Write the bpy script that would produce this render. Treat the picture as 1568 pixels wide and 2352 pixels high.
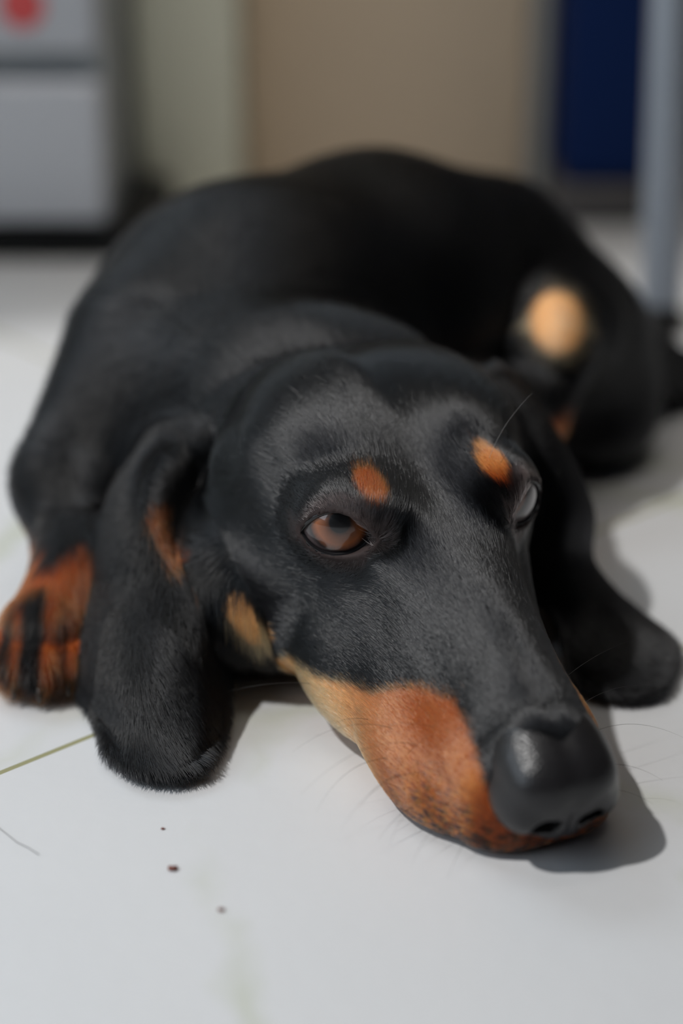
import bpy, math, random, os
import numpy as np
from mathutils import Vector, Matrix
from mathutils.bvhtree import BVHTree

for o in list(bpy.data.objects):
    bpy.data.objects.remove(o, do_unlink=True)
sc = bpy.context.scene
COL = sc.collection
R_ = math.radians
rng = np.random.default_rng(7)
random.seed(7)
QUICK = os.environ.get('QUICK', '') == '1'
NOFUR = os.environ.get('NOFUR', '') == '1'

# ------------------------------------------------------------------ camera
FPX, CX, CY = 4300.0, 784.0, 1176.0
CAM_H, PITCH = 0.2675, R_(24)
cam = bpy.data.cameras.new('camera'); co = bpy.data.objects.new('camera', cam); COL.objects.link(co)
co.location = (0, 0, CAM_H); co.rotation_euler = (math.pi/2 - PITCH, 0, 0)
cam.sensor_fit = 'HORIZONTAL'; cam.sensor_width = 24.0; cam.lens = FPX/1568*24.0
cam.clip_start = 0.01; cam.clip_end = 20
cam.dof.use_dof = True; cam.dof.focus_distance = 0.493
cam.dof.aperture_fstop = cam.lens/19.0
cam.dof.aperture_blades = 0
sc.camera = co

def at(px, py, Y):
    """the point at world distance Y (cm) seen at pixel px,py (cm)"""
    v = (CY-py)/FPX; u = (px-CX)/FPX
    c, s = math.cos(PITCH), math.sin(PITCH)
    dx, dy, dz = u, c + v*s, -s + v*c
    t = (Y/100)/dy
    return np.array([dx*t, dy*t, CAM_H+dz*t])*100

def floor_at(px, py):
    v = (CY-py)/FPX; u = (px-CX)/FPX
    c, s = math.cos(PITCH), math.sin(PITCH)
    dx, dy, dz = u, c + v*s, -s + v*c
    t = -CAM_H/dz
    return np.array([dx*t, dy*t, 0.0])*100

# ------------------------------------------------------------------ light
sc.view_settings.view_transform = 'Standard'; sc.view_settings.look = 'None'
sc.view_settings.gamma = 1.0; sc.view_settings.use_curve_mapping = False
sc.view_settings.exposure = 0.0
sc.cycles.max_bounces = 8; sc.cycles.transparent_max_bounces = 8
sc.cycles.use_denoising = True
w = bpy.data.worlds.new('sky'); sc.world = w; w.use_nodes = True
wn = w.node_tree; bg = wn.nodes['Background']
bg.inputs['Color'].default_value = (0.80, 0.86, 1.0, 1); bg.inputs['Strength'].default_value = 0.022

def lamp(name, kind, energy, color, **k):
    l = bpy.data.lights.new(name, kind); l.energy = energy; l.color = color
    o = bpy.data.objects.new(name, l); COL.objects.link(o)
    for a, b in k.items():
        setattr(l if hasattr(l, a) else o, a, b)
    return o
def aim(o, src, dst):
    o.location = src
    o.rotation_euler = (Vector(dst)-Vector(src)).to_track_quat('-Z', 'Y').to_euler()
sun = lamp('sun', 'SUN', 2.2, (1.0, 0.985, 0.965), angle=R_(2.0))
aim(sun, (-0.85, -0.30, 1.50), (0, 0.0, 0.0))
side = lamp('side_window_light', 'AREA', 4.6, (0.76, 0.88, 1.0), shape='RECTANGLE', size=0.9, size_y=0.6)
aim(side, (-0.93, 0.02, 0.60), (0.2, 0.42, 0.05))
# daylight from the windows: high behind the dog on the left, and on the left
win = lamp('window_light', 'AREA', 4.0, (0.74, 0.87, 1.0), shape='RECTANGLE', size=0.7, size_y=0.5)
aim(win, (-0.55, 1.12, 0.95), (0, 0.55, 0.08))
fill = lamp('background_fill', 'AREA', 2.4, (1.0, 0.95, 0.88), shape='RECTANGLE', size=1.0, size_y=0.4, spread=R_(80))  # no window here: unseen fill above the dog, added to brighten the background
aim(fill, (0.1, 0.66, 1.25), (0, 1.2, 0.12))

# ------------------------------------------------------------------ materials
def mat(name):
    m = bpy.data.materials.new(name); m.use_nodes = True
    n = m.node_tree; b = n.nodes['Principled BSDF']
    return m, n, b
def simple(name, col, rough=0.5, metal=0.0, bump=0.0, scale=200, var=0.0, coat=0.0):
    m, n, b = mat(name)
    b.inputs['Roughness'].default_value = rough; b.inputs['Metallic'].default_value = metal
    b.inputs['Coat Weight'].default_value = coat
    tc = n.nodes.new('ShaderNodeTexCoord'); no = n.nodes.new('ShaderNodeTexNoise')
    no.inputs['Scale'].default_value = scale; no.inputs['Detail'].default_value = 4
    n.links.new(tc.outputs['Object'], no.inputs['Vector'])
    mx = n.nodes.new('ShaderNodeMix'); mx.data_type = 'RGBA'
    mx.inputs['A'].default_value = (*[c*(1-var) for c in col], 1); mx.inputs['B'].default_value = (*[min(1, c*(1+var)) for c in col], 1)
    n.links.new(no.outputs['Fac'], mx.inputs['Factor']); n.links.new(mx.outputs['Result'], b.inputs['Base Color'])
    if bump:
        bp = n.nodes.new('ShaderNodeBump'); bp.inputs['Strength'].default_value = bump; bp.inputs['Distance'].default_value = 0.001
        n.links.new(no.outputs['Fac'], bp.inputs['Height']); n.links.new(bp.outputs['Normal'], b.inputs['Normal'])
    return m

# ------------------------------------------------------------------ mesh helpers
def link(name, verts, faces, m, parent=None, smooth=True):
    me = bpy.data.meshes.new(name)
    me.from_pydata([tuple(v) for v in verts], [], [tuple(f) for f in faces]); me.update()
    if smooth: me.shade_smooth()
    if m: me.materials.append(m)
    o = bpy.data.objects.new(name, me); COL.objects.link(o)
    if parent: o.parent = parent
    return o
def tag(o, label, cat, kind=None, group=None):
    if label: o['label'] = label
    if cat: o['category'] = cat
    if kind: o['kind'] = kind
    if group: o['group'] = group
    return o
def box(name, lo, hi, m, parent=None, bevel=0.004, seg=3):
    import bmesh
    bm = bmesh.new(); bmesh.ops.create_cube(bm, size=1)
    for v in bm.verts:
        v.co = Vector([lo[i] + (v.co[i]+.5)*(hi[i]-lo[i]) for i in range(3)])
    if bevel: bmesh.ops.bevel(bm, geom=bm.edges[:], offset=bevel, segments=seg, affect='EDGES', profile=.5)
    me = bpy.data.meshes.new(name); bm.to_mesh(me); bm.free()
    me.materials.append(m); me.shade_smooth()
    o = bpy.data.objects.new(name, me); COL.objects.link(o)
    if parent: o.parent = parent
    return o
def tube(name, pts, rad, m, parent=None, n=8, closed=False):
    """tapering tube through pts (metres)"""
    pts = [Vector(p) for p in pts]; N = len(pts)
    rad = rad if hasattr(rad, '__len__') else [rad]*N
    vs, fs = [], []
    up = Vector((0.13, 0.21, 1)).normalized()
    for i, p in enumerate(pts):
        a = pts[(i+1) % N] if (closed or i < N-1) else p
        b = pts[i-1] if (closed or i > 0) else p
        t = (a-b).normalized()
        s = t.cross(up)
        if s.length < 1e-6: s = t.cross(Vector((1, 0, 0)))
        s.normalize(); u = s.cross(t)
        for k in range(n):
            an = 2*math.pi*k/n
            vs.append(p + (s*math.cos(an)+u*math.sin(an))*rad[i])
    for i in range(N if closed else N-1):
        j = (i+1) % N
        for k in range(n):
            fs.append((i*n+k, i*n+(k+1) % n, j*n+(k+1) % n, j*n+k))
    if not closed:
        fs.append(tuple(range(n))[::-1]); fs.append(tuple((N-1)*n+k for k in range(n)))
    return link(name, vs, fs, m, parent)

# ------------------------------------------------------------------ the room
def floor_material():
    m, n, b = mat('white_marble_tile'); N = n.nodes; L = n.links
    tc = N.new('ShaderNodeTexCoord')
    # rotate so that grout lies along the joint seen in the floor
    p1, p2 = floor_at(0, 1775)/100, floor_at(235, 1680)/100
    ang = math.atan2(p2[1]-p1[1], p2[0]-p1[0])
    mp = N.new('ShaderNodeMapping'); mp.inputs['Rotation'].default_value = (0, 0, -ang)
    mp.vector_type = 'POINT'
    c, s = math.cos(-ang), math.sin(-ang)
    yy = s*p1[0] + c*p1[1]
    q = floor_at(1430, 1425)/100
    xx = c*q[0]-s*q[1]
    mp.inputs['Location'].default_value = (-xx, -yy, 0)
    L.new(tc.outputs['Object'], mp.inputs['Vector'])
    sx = N.new('ShaderNodeSeparateXYZ'); L.new(mp.outputs['Vector'], sx.inputs['Vector'])
    def M(op, a, b2=None, c2=None):
        k = N.new('ShaderNodeMath'); k.operation = op
        for i, v in enumerate((a, b2, c2)):
            if v is None: continue
            if hasattr(v, 'is_linked') or hasattr(v, 'node'): L.new(v, k.inputs[i])
            else: k.inputs[i].default_value = v
        return k.outputs[0]
    def joint(sock, size):
        f = M('PINGPONG', sock, size/2)
        return M('LESS_THAN', f, 0.0009)
    gr = M('MAXIMUM', joint(sx.outputs['Y'], 0.6), joint(sx.outputs['X'], 0.6))
    # marble: broad soft veins
    nz = N.new('ShaderNodeTexNoise'); nz.inputs['Scale'].default_value = 9; nz.inputs['Detail'].default_value = 6
    L.new(tc.outputs['Object'], nz.inputs['Vector'])
    mv = N.new('ShaderNodeVectorMath'); mv.operation = 'MULTIPLY_ADD'
    mv.inputs[1].default_value = (.11, .11, .11)
    L.new(nz.outputs['Color'], mv.inputs[0]); L.new(tc.outputs['Object'], mv.inputs[2])
    wv = N.new('ShaderNodeTexVoronoi'); wv.feature = 'DISTANCE_TO_EDGE'; wv.inputs['Scale'].default_value = 6.0
    L.new(mv.outputs[0], wv.inputs['Vector'])
    r = N.new('ShaderNodeValToRGB'); r.color_ramp.elements[0].position = 0; r.color_ramp.elements[0].color = (1, 1, 1, 1)
    r.color_ramp.elements[1].position = 0.045; r.color_ramp.elements[1].color = (0, 0, 0, 1)
    L.new(wv.outputs['Distance'], r.inputs['Fac'])
    n2 = N.new('ShaderNodeTexNoise'); n2.inputs['Scale'].default_value = 14; n2.inputs['Detail'].default_value = 3
    L.new(tc.outputs['Object'], n2.inputs['Vector'])
    veins = M('MULTIPLY', r.outputs['Color'], M('MULTIPLY', M('SUBTRACT', n2.outputs['Fac'], .40), 3.2))
    vc = M('MAXIMUM', veins, 0.0)
    n3 = N.new('ShaderNodeTexNoise'); n3.inputs['Scale'].default_value = 5; n3.inputs['Detail'].default_value = 8
    L.new(tc.outputs['Object'], n3.inputs['Vector'])
    base = N.new('ShaderNodeMix'); base.data_type = 'RGBA'
    base.inputs['A'].default_value = (0.585, 0.59, 0.60, 1); base.inputs['B'].default_value = (0.69, 0.69, 0.695, 1)
    L.new(n3.outputs['Fac'], base.inputs['Factor'])
    m2 = N.new('ShaderNodeMix'); m2.data_type = 'RGBA'; m2.inputs['B'].default_value = (0.50, 0.52, 0.42, 1)
    L.new(base.outputs['Result'], m2.inputs['A']); L.new(vc, m2.inputs['Factor'])
    m3 = N.new('ShaderNodeMix'); m3.data_type = 'RGBA'; m3.inputs['B'].default_value = (0.30, 0.29, 0.16, 1)
    L.new(m2.outputs['Result'], m3.inputs['A']); L.new(gr, m3.inputs['Factor'])
    L.new(m3.outputs['Result'], b.inputs['Base Color'])
    b.inputs['Roughness'].default_value = 0.42; b.inputs['Specular IOR Level'].default_value = 0.35
    bp = N.new('ShaderNodeBump'); bp.inputs['Strength'].default_value = 0.25; bp.inputs['Distance'].default_value = 0.0005
    n4 = N.new('ShaderNodeTexNoise'); n4.inputs['Scale'].default_value = 160; n4.inputs['Detail'].default_value = 3
    L.new(tc.outputs['Object'], n4.inputs['Vector'])
    L.new(M('SUBTRACT', n4.outputs['Fac'], gr), bp.inputs['Height']); L.new(bp.outputs['Normal'], b.inputs['Normal'])
    return m
fl = box('floor', (-1.6, -0.8, -0.04), (1.6, 1.40, 0.0), floor_material(), bevel=0)
tag(fl, 'white marble-look tiled floor with thin olive joints', 'floor', 'structure')

m_wall = simple('taupe_wall_paint', (0.60, 0.475, 0.34), 0.7, var=.05, scale=6)
m_post = simple('pale_sage_paint', (0.78, 0.78, 0.64), 0.6, var=.05, scale=6)
m_gap = simple('brown_wood', (0.17, 0.12, 0.06), 0.6, var=.25, scale=12)
m_grey = simple('grey_trim', (0.30, 0.30, 0.29), 0.5, var=.05)
m_dark = simple('dark_skirting', (0.055, 0.05, 0.05), 0.5, var=.1)

Yw = 1.04
def xat(px, Y, py=250): return at(px, py, Y*100)[0]/100
# back wall in bays: brown recess, pale door frame, taupe door panel, grey trim
wb = box('wall_back', (-1.6, Yw+.25, 0), (1.6, Yw+.32, 1.7), m_wall, bevel=0)
tag(wb, 'taupe back wall behind the dog', 'wall', 'structure')
x0, x1 = xat(232, Yw), xat(318, Yw)
tag(box('trim_1', (xat(238, .93)+.001, Yw, 0), (x1-.001, Yw+.249, 1.7), m_gap, bevel=.002), 'brown wood strip behind the white drawer unit', 'trim', 'structure')
x2, x3 = x1, xat(555, Yw)
tag(box('trim_2', (x2, Yw-.02, 0), (x3, Yw+.249, 1.7), m_post, bevel=.006), 'pale sage door frame post', 'trim', 'structure')
x4 = xat(1215, Yw)
dr = box('door_1', (x3+.001, Yw+.012, 0.004), (x4, Yw+.249, 1.7), m_wall, bevel=.003)
tag(dr, 'flat taupe door behind the dog', 'door', 'structure')
x5 = xat(1262, Yw)
tag(box('trim_3', (x4+.001, Yw-.005, 0), (x5, Yw+.249, 1.7), m_grey, bevel=.004), 'grey frame between taupe door and blue bin', 'trim', 'structure')

# window wall on the left: the sun comes in through its opening
def boxes(name, bl, m):
    import bmesh
    bm = bmesh.new()
    for lo, hi in bl:
        g = bmesh.ops.create_cube(bm, size=1)['verts']
        for v in g: v.co = Vector([lo[i]+(v.co[i]+.5)*(hi[i]-lo[i]) for i in range(3)])
    me = bpy.data.meshes.new(name); bm.to_mesh(me); bm.free(); me.materials.append(m)
    o = bpy.data.objects.new(name, me); COL.objects.link(o); return o
XL = -1.0
wlft = boxes('wall_left', [((XL-.1, .52, 0), (XL, 1.6, 2.7)), ((XL-.1, -.8, 0), (XL, .52, .25)), ((XL-.1, -.8, .25), (XL, -.7, 2.7)), ((XL-.1, -.7, 2.6), (XL, .52, 2.7))], m_post)
tag(wlft, 'left wall with a tall window opening', 'wall', 'structure')
m_wf = simple('white_frame', (.6, .6, .6), .4)
wf = boxes('window_1', [((XL-.07, .49, .25), (XL-.03, .52, 2.6)), ((XL-.07, -.7, .25), (XL-.03, -.67, 2.6)), ((XL-.07, -.67, .25), (XL-.03, .49, .28)), ((XL-.07, -.67, 2.57), (XL-.03, .49, 2.6))], m_wf)
tag(wf, 'white window frame in the left wall', 'window', 'structure')

# white drawer unit on a black plinth (left)
m_white = simple('white_plastic', (0.45, 0.46, 0.49), 0.35, var=.02)
m_mid = simple('grey_plastic', (0.30, 0.32, 0.33), 0.4, var=.03)
m_black = simple('black_plastic', (0.012, 0.012, 0.012), 0.5, var=.1)
m_red = simple('red_sticker_print', (0.55, 0.06, 0.06), 0.4, var=.05)
YF = 0.905
def zat(py, Y): return at(0, py, Y*100)[2]/100
xe = xat(236, YF)
unit = bpy.data.objects.new('drawer_unit', None); COL.objects.link(unit)
unit.location = (xe-.2, YF+.1, 0)
tag(unit, 'white plastic drawer unit on a black plinth, red sticker on its upper drawer', 'drawer unit')
def ub(name, lo, hi, m, parent=unit, **k):
    o = box(name, lo, hi, m, **k)
    o.parent = parent
    off = Vector((0, 0, 0)); q = parent
    while q: off += q.location; q = q.parent
    o.matrix_parent_inverse = Matrix.Translation(-off)
    return o
zb1, zt1 = zat(512, YF), zat(188, YF)
zb2 = zat(122, YF)
ub('plinth', (xe-.4, YF+.006, 0), (xe+.022, YF+.13, zb1-.004), m_black, bevel=.003)
ub('body', (xe-.4, YF+.014, zb1-.004), (xe, YF+.13, .42), m_mid, bevel=.003)
d1 = ub('drawer', (xe-.395, YF, zb1), (xe-.001, YF+.0135, zt1), m_white, bevel=.004)
d2 = ub('drawer', (xe-.395, YF, zb2), (xe-.001, YF+.0135, zb2+.10), m_white, bevel=.004)
sx0 = at(50, 12, YF*100)/100
vs, fs = [], []
for k in range(40):
    a = 2*math.pi*k/40
    vs.append((sx0[0]+.0105*math.cos(a), YF-.0012, sx0[2]+.0105*math.sin(a)))
for k in range(40): vs.append((vs[k][0], YF+.001, vs[k][2]))
fs = [tuple(range(40))] + [(k, (k+1) % 40, 40+(k+1) % 40, 40+k) for k in range(40)] + [tuple(range(79, 39, -1))]
stk = link('sticker', vs, fs, m_red, smooth=False); stk.parent = d2; stk['label'] = 'round red sticker'

# blue bin (right)
m_black.node_tree.nodes['Principled BSDF'].inputs['Specular IOR Level'].default_value = .1
m_blue = simple('navy_fabric', (0.004, 0.016, 0.075), 0.75, var=.25, bump=.4, scale=500)
YB = 0.98
bx0, bx1 = xat(1298, YB), xat(1560, YB)
m_blue.node_tree.nodes['Principled BSDF'].inputs['Specular IOR Level'].default_value = .1
binr = bpy.data.objects.new('storage_bin', None); COL.objects.link(binr)
binr.location = ((bx0+bx1)/2, YB+.1, 0)
tag(binr, 'tall navy blue fabric storage bin behind the metal leg', 'storage bin')
m_frame_b = simple('bin_feet_plastic', (0.02, 0.02, 0.025), 0.5)
zbl = zat(425, YB)
ub('bin_body', (bx0, YB, zbl), (bx1, YB+.2, .44), m_blue, parent=binr, bevel=.008)
ub('bin_base', (bx0-.002, YB-.002, 0), (bx1+.002, YB+.202, zbl), m_dark, parent=binr, bevel=.003)
ub('rim_band', (bx0-.003, YB-.003, .41), (bx1+.003, YB+.203, .443), m_dark, parent=binr, bevel=.003)

# slanted table leg
m_metal = simple('grey_metal', (0.36, 0.40, 0.46), 0.45, metal=.25, var=.05)
YL = 0.80
a_t = at(1545, -120, YL*100+4)/100; a_b = at(1512, 790, YL*100)/100
a_b[2] = max(a_b[2], 0.0)
d_ = (a_t-a_b); top = a_b + d_*(0.62/d_[2]); bot = a_b - d_*((a_b[2]-0.008)/d_[2])
leg_root = bpy.data.objects.new('table', None); COL.objects.link(leg_root); leg_root.location = bot
tag(leg_root, 'table with slanted grey metal leg beside the navy bin', 'table')
def strip(name, A, B, wx, wy, m, root):
    A, B = Vector(A), Vector(B); ax = (B-A).normalized(); s = Vector((1, 0.0, 0)); s = (s-ax*s.dot(ax)).normalized(); t = ax.cross(s)
    import bmesh
    bm = bmesh.new(); bmesh.ops.create_cube(bm, size=1)
    for v in bm.verts:
        c = v.co.copy(); v.co = A + ax*((c.z+.5)*(B-A).length) + s*c.x*wx + t*c.y*wy
    bmesh.ops.bevel(bm, geom=bm.edges[:], offset=min(wx, wy)*.2, segments=3, affect='EDGES')
    me = bpy.data.meshes.new(name); bm.to_mesh(me); bm.free(); me.materials.append(m); me.shade_smooth()
    o = bpy.data.objects.new(name, me); COL.objects.link(o); o.parent = root
    o.matrix_parent_inverse = Matrix.Translation(-root.location)
    return o
lg = strip('leg', bot, top, .0165, .022, m_metal, leg_root)
ft = strip('foot_cap', (bot[0], bot[1], 0.0), (bot[0]-.0003, bot[1], .013), .020, .026, m_black, lg)
ft.matrix_parent_inverse = Matrix.Identity(4)
tb = box('tabletop', (top[0]-.03, top[1]-.10, .60), (top[0]+.75, top[1]+.24, .62), m_white, bevel=.004)
tb.parent = leg_root; tb.matrix_parent_inverse = Matrix.Translation(-leg_root.location)
for (dx, dy) in ((.68, 0), (.68, .20)):
    l2 = strip('leg', (bot[0]+dx, bot[1]+dy, 0.0), (top[0]+dx-.06*(dx > 0), top[1]+dy, .605), .0165, .022, m_metal, leg_root)

# ================================================================== the dog
EYE = np.array([2.25, 46.6, 6.0])            # midpoint between the eyes, cm
PSI, DEL, RHO = R_(21.8), R_(20.5), R_(0.5)
Fv = np.array([math.sin(PSI)*math.cos(DEL), -math.cos(PSI)*math.cos(DEL), -math.sin(DEL)])
Rv = np.array([math.cos(PSI), math.sin(PSI), 0.0])
Uv = np.cross(Fv, Rv); 
Uv = np.cross(Rv, -Fv) if Uv[2] < 0 else Uv
Rr = Rv*math.cos(RHO) + Uv*math.sin(RHO); Ur = -Rv*math.sin(RHO) + Uv*math.cos(RHO)
HB = np.stack([Rr, Fv, Ur])                 # rows: head axes in the world
def H2W(p): return EYE + np.asarray(p, float) @ HB
def W2H(p): return (np.asarray(p, float)-EYE) @ HB.T

def hermite(xs, ys, n=400):
    xs, ys = np.array(xs, float), np.array(ys, float)
    m = np.gradient(ys, xs); X = np.linspace(xs[0], xs[-1], n)
    i = np.clip(np.searchsorted(xs, X)-1, 0, len(xs)-2)
    h = xs[i+1]-xs[i]; t = (X-xs[i])/h
    Y = (2*t**3-3*t**2+1)*ys[i] + (t**3-2*t**2+t)*h*m[i] + (-2*t**3+3*t**2)*ys[i+1] + (t**3-t**2)*h*m[i+1]
    return X, Y
ST = np.array([
    # y     w     top    bot    zc    taper
    [-8.0, 3.50, -.30, -4.60, -1.6, .00],
    [-6.0, 3.75, 0.50, -5.20, -1.5, .02],
    [-4.0, 3.90, 1.05, -5.60, -1.6, .05],
    [-2.0, 3.85, 1.50, -5.90, -1.8, .08],
    [-0.4, 3.60, 1.50, -5.90, -2.0, .12],
    [ 1.0, 3.15, 1.30, -5.60, -2.2, .20],
    [ 2.5, 2.80, 1.05, -5.20, -2.4, .30],
    [ 4.0, 2.50, 0.90, -4.70, -2.4, .34],
    [ 5.5, 2.27, 0.80, -4.20, -2.2, .32],
    [ 7.0, 2.10, 0.72, -3.75, -2.0, .26],
    [ 8.0, 1.95, 0.60, -3.50, -1.9, .22]])
TAB = [hermite(ST[:, 0], ST[:, k]) for k in range(1, 6)]

def smin(a, b, k):
    h = np.maximum(k-np.abs(a-b), 0)/k
    return np.minimum(a, b) - h*h*k*.25
def smax(a, b, k): return -smin(-a, -b, k)
def ellip(p, c, r, M=None):
    q = p-np.asarray(c)
    if M is not None: q = q @ np.asarray(M).T
    r = np.asarray(r, float)
    k0 = np.sqrt(((q/r)**2).sum(1)); k1 = np.sqrt(((q/(r*r))**2).sum(1))+1e-6
    return k0*(k0-1)/k1
def cone(p, a, b, ra, rb):
    a, b = np.asarray(a, float), np.asarray(b, float); ab = b-a; L2 = ab@ab
    t = np.clip(((p-a)@ab)/L2, 0, 1)
    return np.linalg.norm(p-(a+t[:, None]*ab), axis=1) - (ra+(rb-ra)*t)

def loft(x, y, z):
    yc = np.clip(y, -7.0, 7.6)
    W, T, B, C, TP = [np.interp(yc, t[0], t[1]) for t in TAB]
    up = z > C
    hh = np.where(up, T-C, C-B); v = (z-C)/hh
    we = W*(1-TP*np.clip(v, -1, 1))
    e = np.where(y > 7.6, (y-7.6)/1.9, np.where(y < -7.0, (-7.0-y)/2.6, 0))
    sv = np.clip(.5-(z-C)/1.6, 0, 1); n = 2.3+.8*sv*sv*(3-2*sv)
    q = (np.abs(x/we)**n + np.abs(v)**n + np.abs(e)**n)**(1/n)
    return (q-1)*np.minimum(W, (T-B)*.5)
def loft_d(p):
    x, y, z = p.T; e = .05
    f = loft(x, y, z)
    gx = loft(x+e, y, z)-f; gy = loft(x, y+e, z)-f; gz = loft(x, y, z+e)-f
    g = np.sqrt(gx*gx+gy*gy+gz*gz)/e
    return f/np.maximum(g, .35)

EB = 1.20     # eyeball radius
EC = {s: np.array([s*2.30, -0.42, -0.10]) for s in (-1, 1)}
EA = {}
for s in (-1, 1):
    la = R_(25 if s < 0 else 18)
    a = np.array([s*math.sin(la)*math.cos(R_(21)), math.cos(la)*math.cos(R_(21)), math.sin(R_(21))])
    hz = np.array([s*math.cos(la), -math.sin(la), 0.0])          # towards the outer corner
    tilt = R_(-14)
    up = np.cross(hz, a); up *= np.sign(up[2])
    hz2 = hz*math.cos(tilt)+up*math.sin(tilt); up2 = -hz*math.sin(tilt)+up*math.cos(tilt)
    EA[s] = (a, hz2, up2)
def almond(u, v, g=0.0):
    """<0 inside the eye opening; u towards the outer corner"""
    hw = 1.02+g
    t = np.clip(u/hw, -1, 1)
    top = (0.66+g)*(1-np.abs(t)**2.1)**.75 - .02
    bot = (0.62+g)*(1-np.abs(t)**2.4)**.80
    d = np.where(v > 0, v-top, -v-bot)
    return np.maximum(d*.85, np.abs(u)-hw)

def head_field(p):
    d = loft_d(p)
    x, y, z = p.T; ax = np.abs(x); q = np.stack([ax, y, z], 1)
    d = smin(d, ellip(q, (1.45, -3.0, .1), (2.5, 3.2, 1.55)), 1.0)       # skull domes
    d = smin(d, ellip(q, (1.95, 0.40, .80), (.80, .95, .55)), .9)        # brows
    d = smin(d, cone(q, (2.8, -1.2, -1.45), (3.35, -4.2, -1.4), .95, .95), 1.0)   # cheek bone
    d = smin(d, ellip(q, (2.3, -2.8, -3.2), (1.7, 2.8, 2.2)), 1.0); d = smin(d, ellip(q, (.4, -4.5, -4.6), (2.9, 3.3, 2.3)), 1.2)       # jaw muscle
    d = smin(d, ellip(q, (1.25, 6.9, -2.1), (.95, 1.7, 1.05)), .7)        # flews
    d = smin(d, ellip(q, (0.0, 8.25, -0.62), (1.22, 1.1, 1.0)), .6)        # under the nose pad
    d = smin(d, ellip(p, (-2.05, 5.0, -3.0), (1.25, 3.1, 1.15)), .7)      # lip splayed on the floor
    d = smin(d, ellip(p, (-2.5, 1.6, -3.7), (1.15, 2.3, 1.2)), .9)
    # hollows: between the brows, under the eyes, along the muzzle, temple
    def dent(c, r, a):
        e = ((q-np.array(c))/np.array(r)); return a*np.exp(-(e*e).sum(1))
    d = d + dent((0, .2, 1.7), (.80, 2.4, 1.2), .36) + dent((0, -3.6, 1.9), (.75, 2.6, 1.0), .30)
    d = d + dent((2.35, 2.2, -.5), (.7, 1.2, .7), .22) + dent((0, 6.8, .8), (.30, 1.6, .6), .18)
    d = d + dent((1.55, 5.2, -.55), (.5, 1.8, .35), .10)
    d = d + dent((3.7, -1.6, .45), (.7, 1.1, .6), .25)
    d = d + dent((1.75, 1.35, .15), (.35, .9, .45), .04)
    for s in (-1, 1):
        d = smin(d, np.linalg.norm(p-EC[s], axis=1)-(EB+.13), .42)
    for s in (-1, 1):
        a, h, v = EA[s]; r = p-EC[s]
        g = almond(r@h, r@v)
        cut = np.maximum(g, -(r@a)+.2)
        d = smax(d, -cut, .07)
    return d

# ears as draped sheets: rows of (px, py, Y) from the base to the tip
EARS = {
 -1: [[(470,1000,50.5),(400,990,51.5),(352,1012,52.0),(318,1055,53.5)],
      [(470,1130,51.0),(345,1120,48.7),(292,1130,50.0),(245,1150,52.5)],
      [(478,1270,50.0),(362,1262,47.1),(262,1270,48.0),(208,1275,51.5)],
      [(498,1400,49.0),(450,1400,46.0),(300,1400,45.8),(168,1410,49.0)],
      [(510,1560,45.6),(430,1560,44.0),(300,1560,43.9),(160,1520,47.2)],
      [(500,1700,43.6),(430,1690,42.6),(320,1690,42.6),(232,1650,44.4)],
      [(455,1790,41.9),(395,1806,41.5),(320,1790,41.7),(258,1745,42.6)]],
  1: [[(1085,880,51.8),(1120,850,53.0),(1150,862,54.0),(1165,900,55.0)],
      [(1190,1040,50.5),(1230,985,51.5),(1262,1000,53.0),(1255,1050,54.5)],
      [(1232,1180,50.2),(1290,1140,50.3),(1338,1150,51.8),(1335,1190,53.5)],
      [(1225,1310,50.0),(1285,1285,49.6),(1346,1285,51.0),(1345,1310,52.6)],
      [(1292,1435,48.7),(1355,1405,48.7),(1425,1400,49.8),(1440,1430,51.0)],
      [(1320,1535,47.3),(1400,1522,47.2),(1490,1495,48.0),(1528,1530,48.6)],
      [(1350,1600,46.2),(1425,1622,45.8),(1490,1616,46.1),(1518,1582,46.9)]]}
def bspl(P, n):
    """interpolating Catmull-Rom along axis 0"""
    P = np.asarray(P, float); K = len(P)
    Q = np.concatenate([[2*P[0]-P[1]], P, [2*P[-1]-P[-2]]])
    out = []
    for t in np.linspace(0, K-1, n):
        i = min(int(t), K-2); f = t-i
        a, b, c, d = Q[i], Q[i+1], Q[i+2], Q[i+3]
        out.append(.5*((2*b)+(-a+c)*f+(2*a-5*b+4*c-d)*f*f+(-a+3*b-3*c+d)*f**3))
    return np.array(out)
EARBVH = {}
EARG = {}
for s, rows in EARS.items():
    g = np.array([[at(c[0], c[1], c[2]+.75) for c in r] for r in rows])
    g[..., 2] = np.maximum(g[..., 2], .42)
    g = bspl(g, 46); g = np.swapaxes(bspl(np.swapaxes(g, 0, 1), 26), 0, 1)
    EARG[s] = g
    nv, nu = g.shape[:2]; V = [Vector(x) for x in g.reshape(-1, 3)]
    Fc = [(i*nu+j, i*nu+j+1, (i+1)*nu+j+1, (i+1)*nu+j) for i in range(nv-1) for j in range(nu-1)]
    EARBVH[s] = BVHTree.FromPolygons(V, Fc)
def ear_field(p, s):
    g = EARG[s].reshape(-1, 3); lo, hi = g.min(0)-1.3, g.max(0)+1.3
    out = np.full(len(p), 1.3); m = np.all((p > lo) & (p < hi), axis=1)
    idx = np.nonzero(m)[0]; fn = EARBVH[s].find_nearest
    r = [fn(Vector(q), 1.3) for q in p[idx]]
    dd = np.array([x[3] if x[0] is not None else 1.3 for x in r])
    out[idx] = dd-.20
    return out

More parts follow.
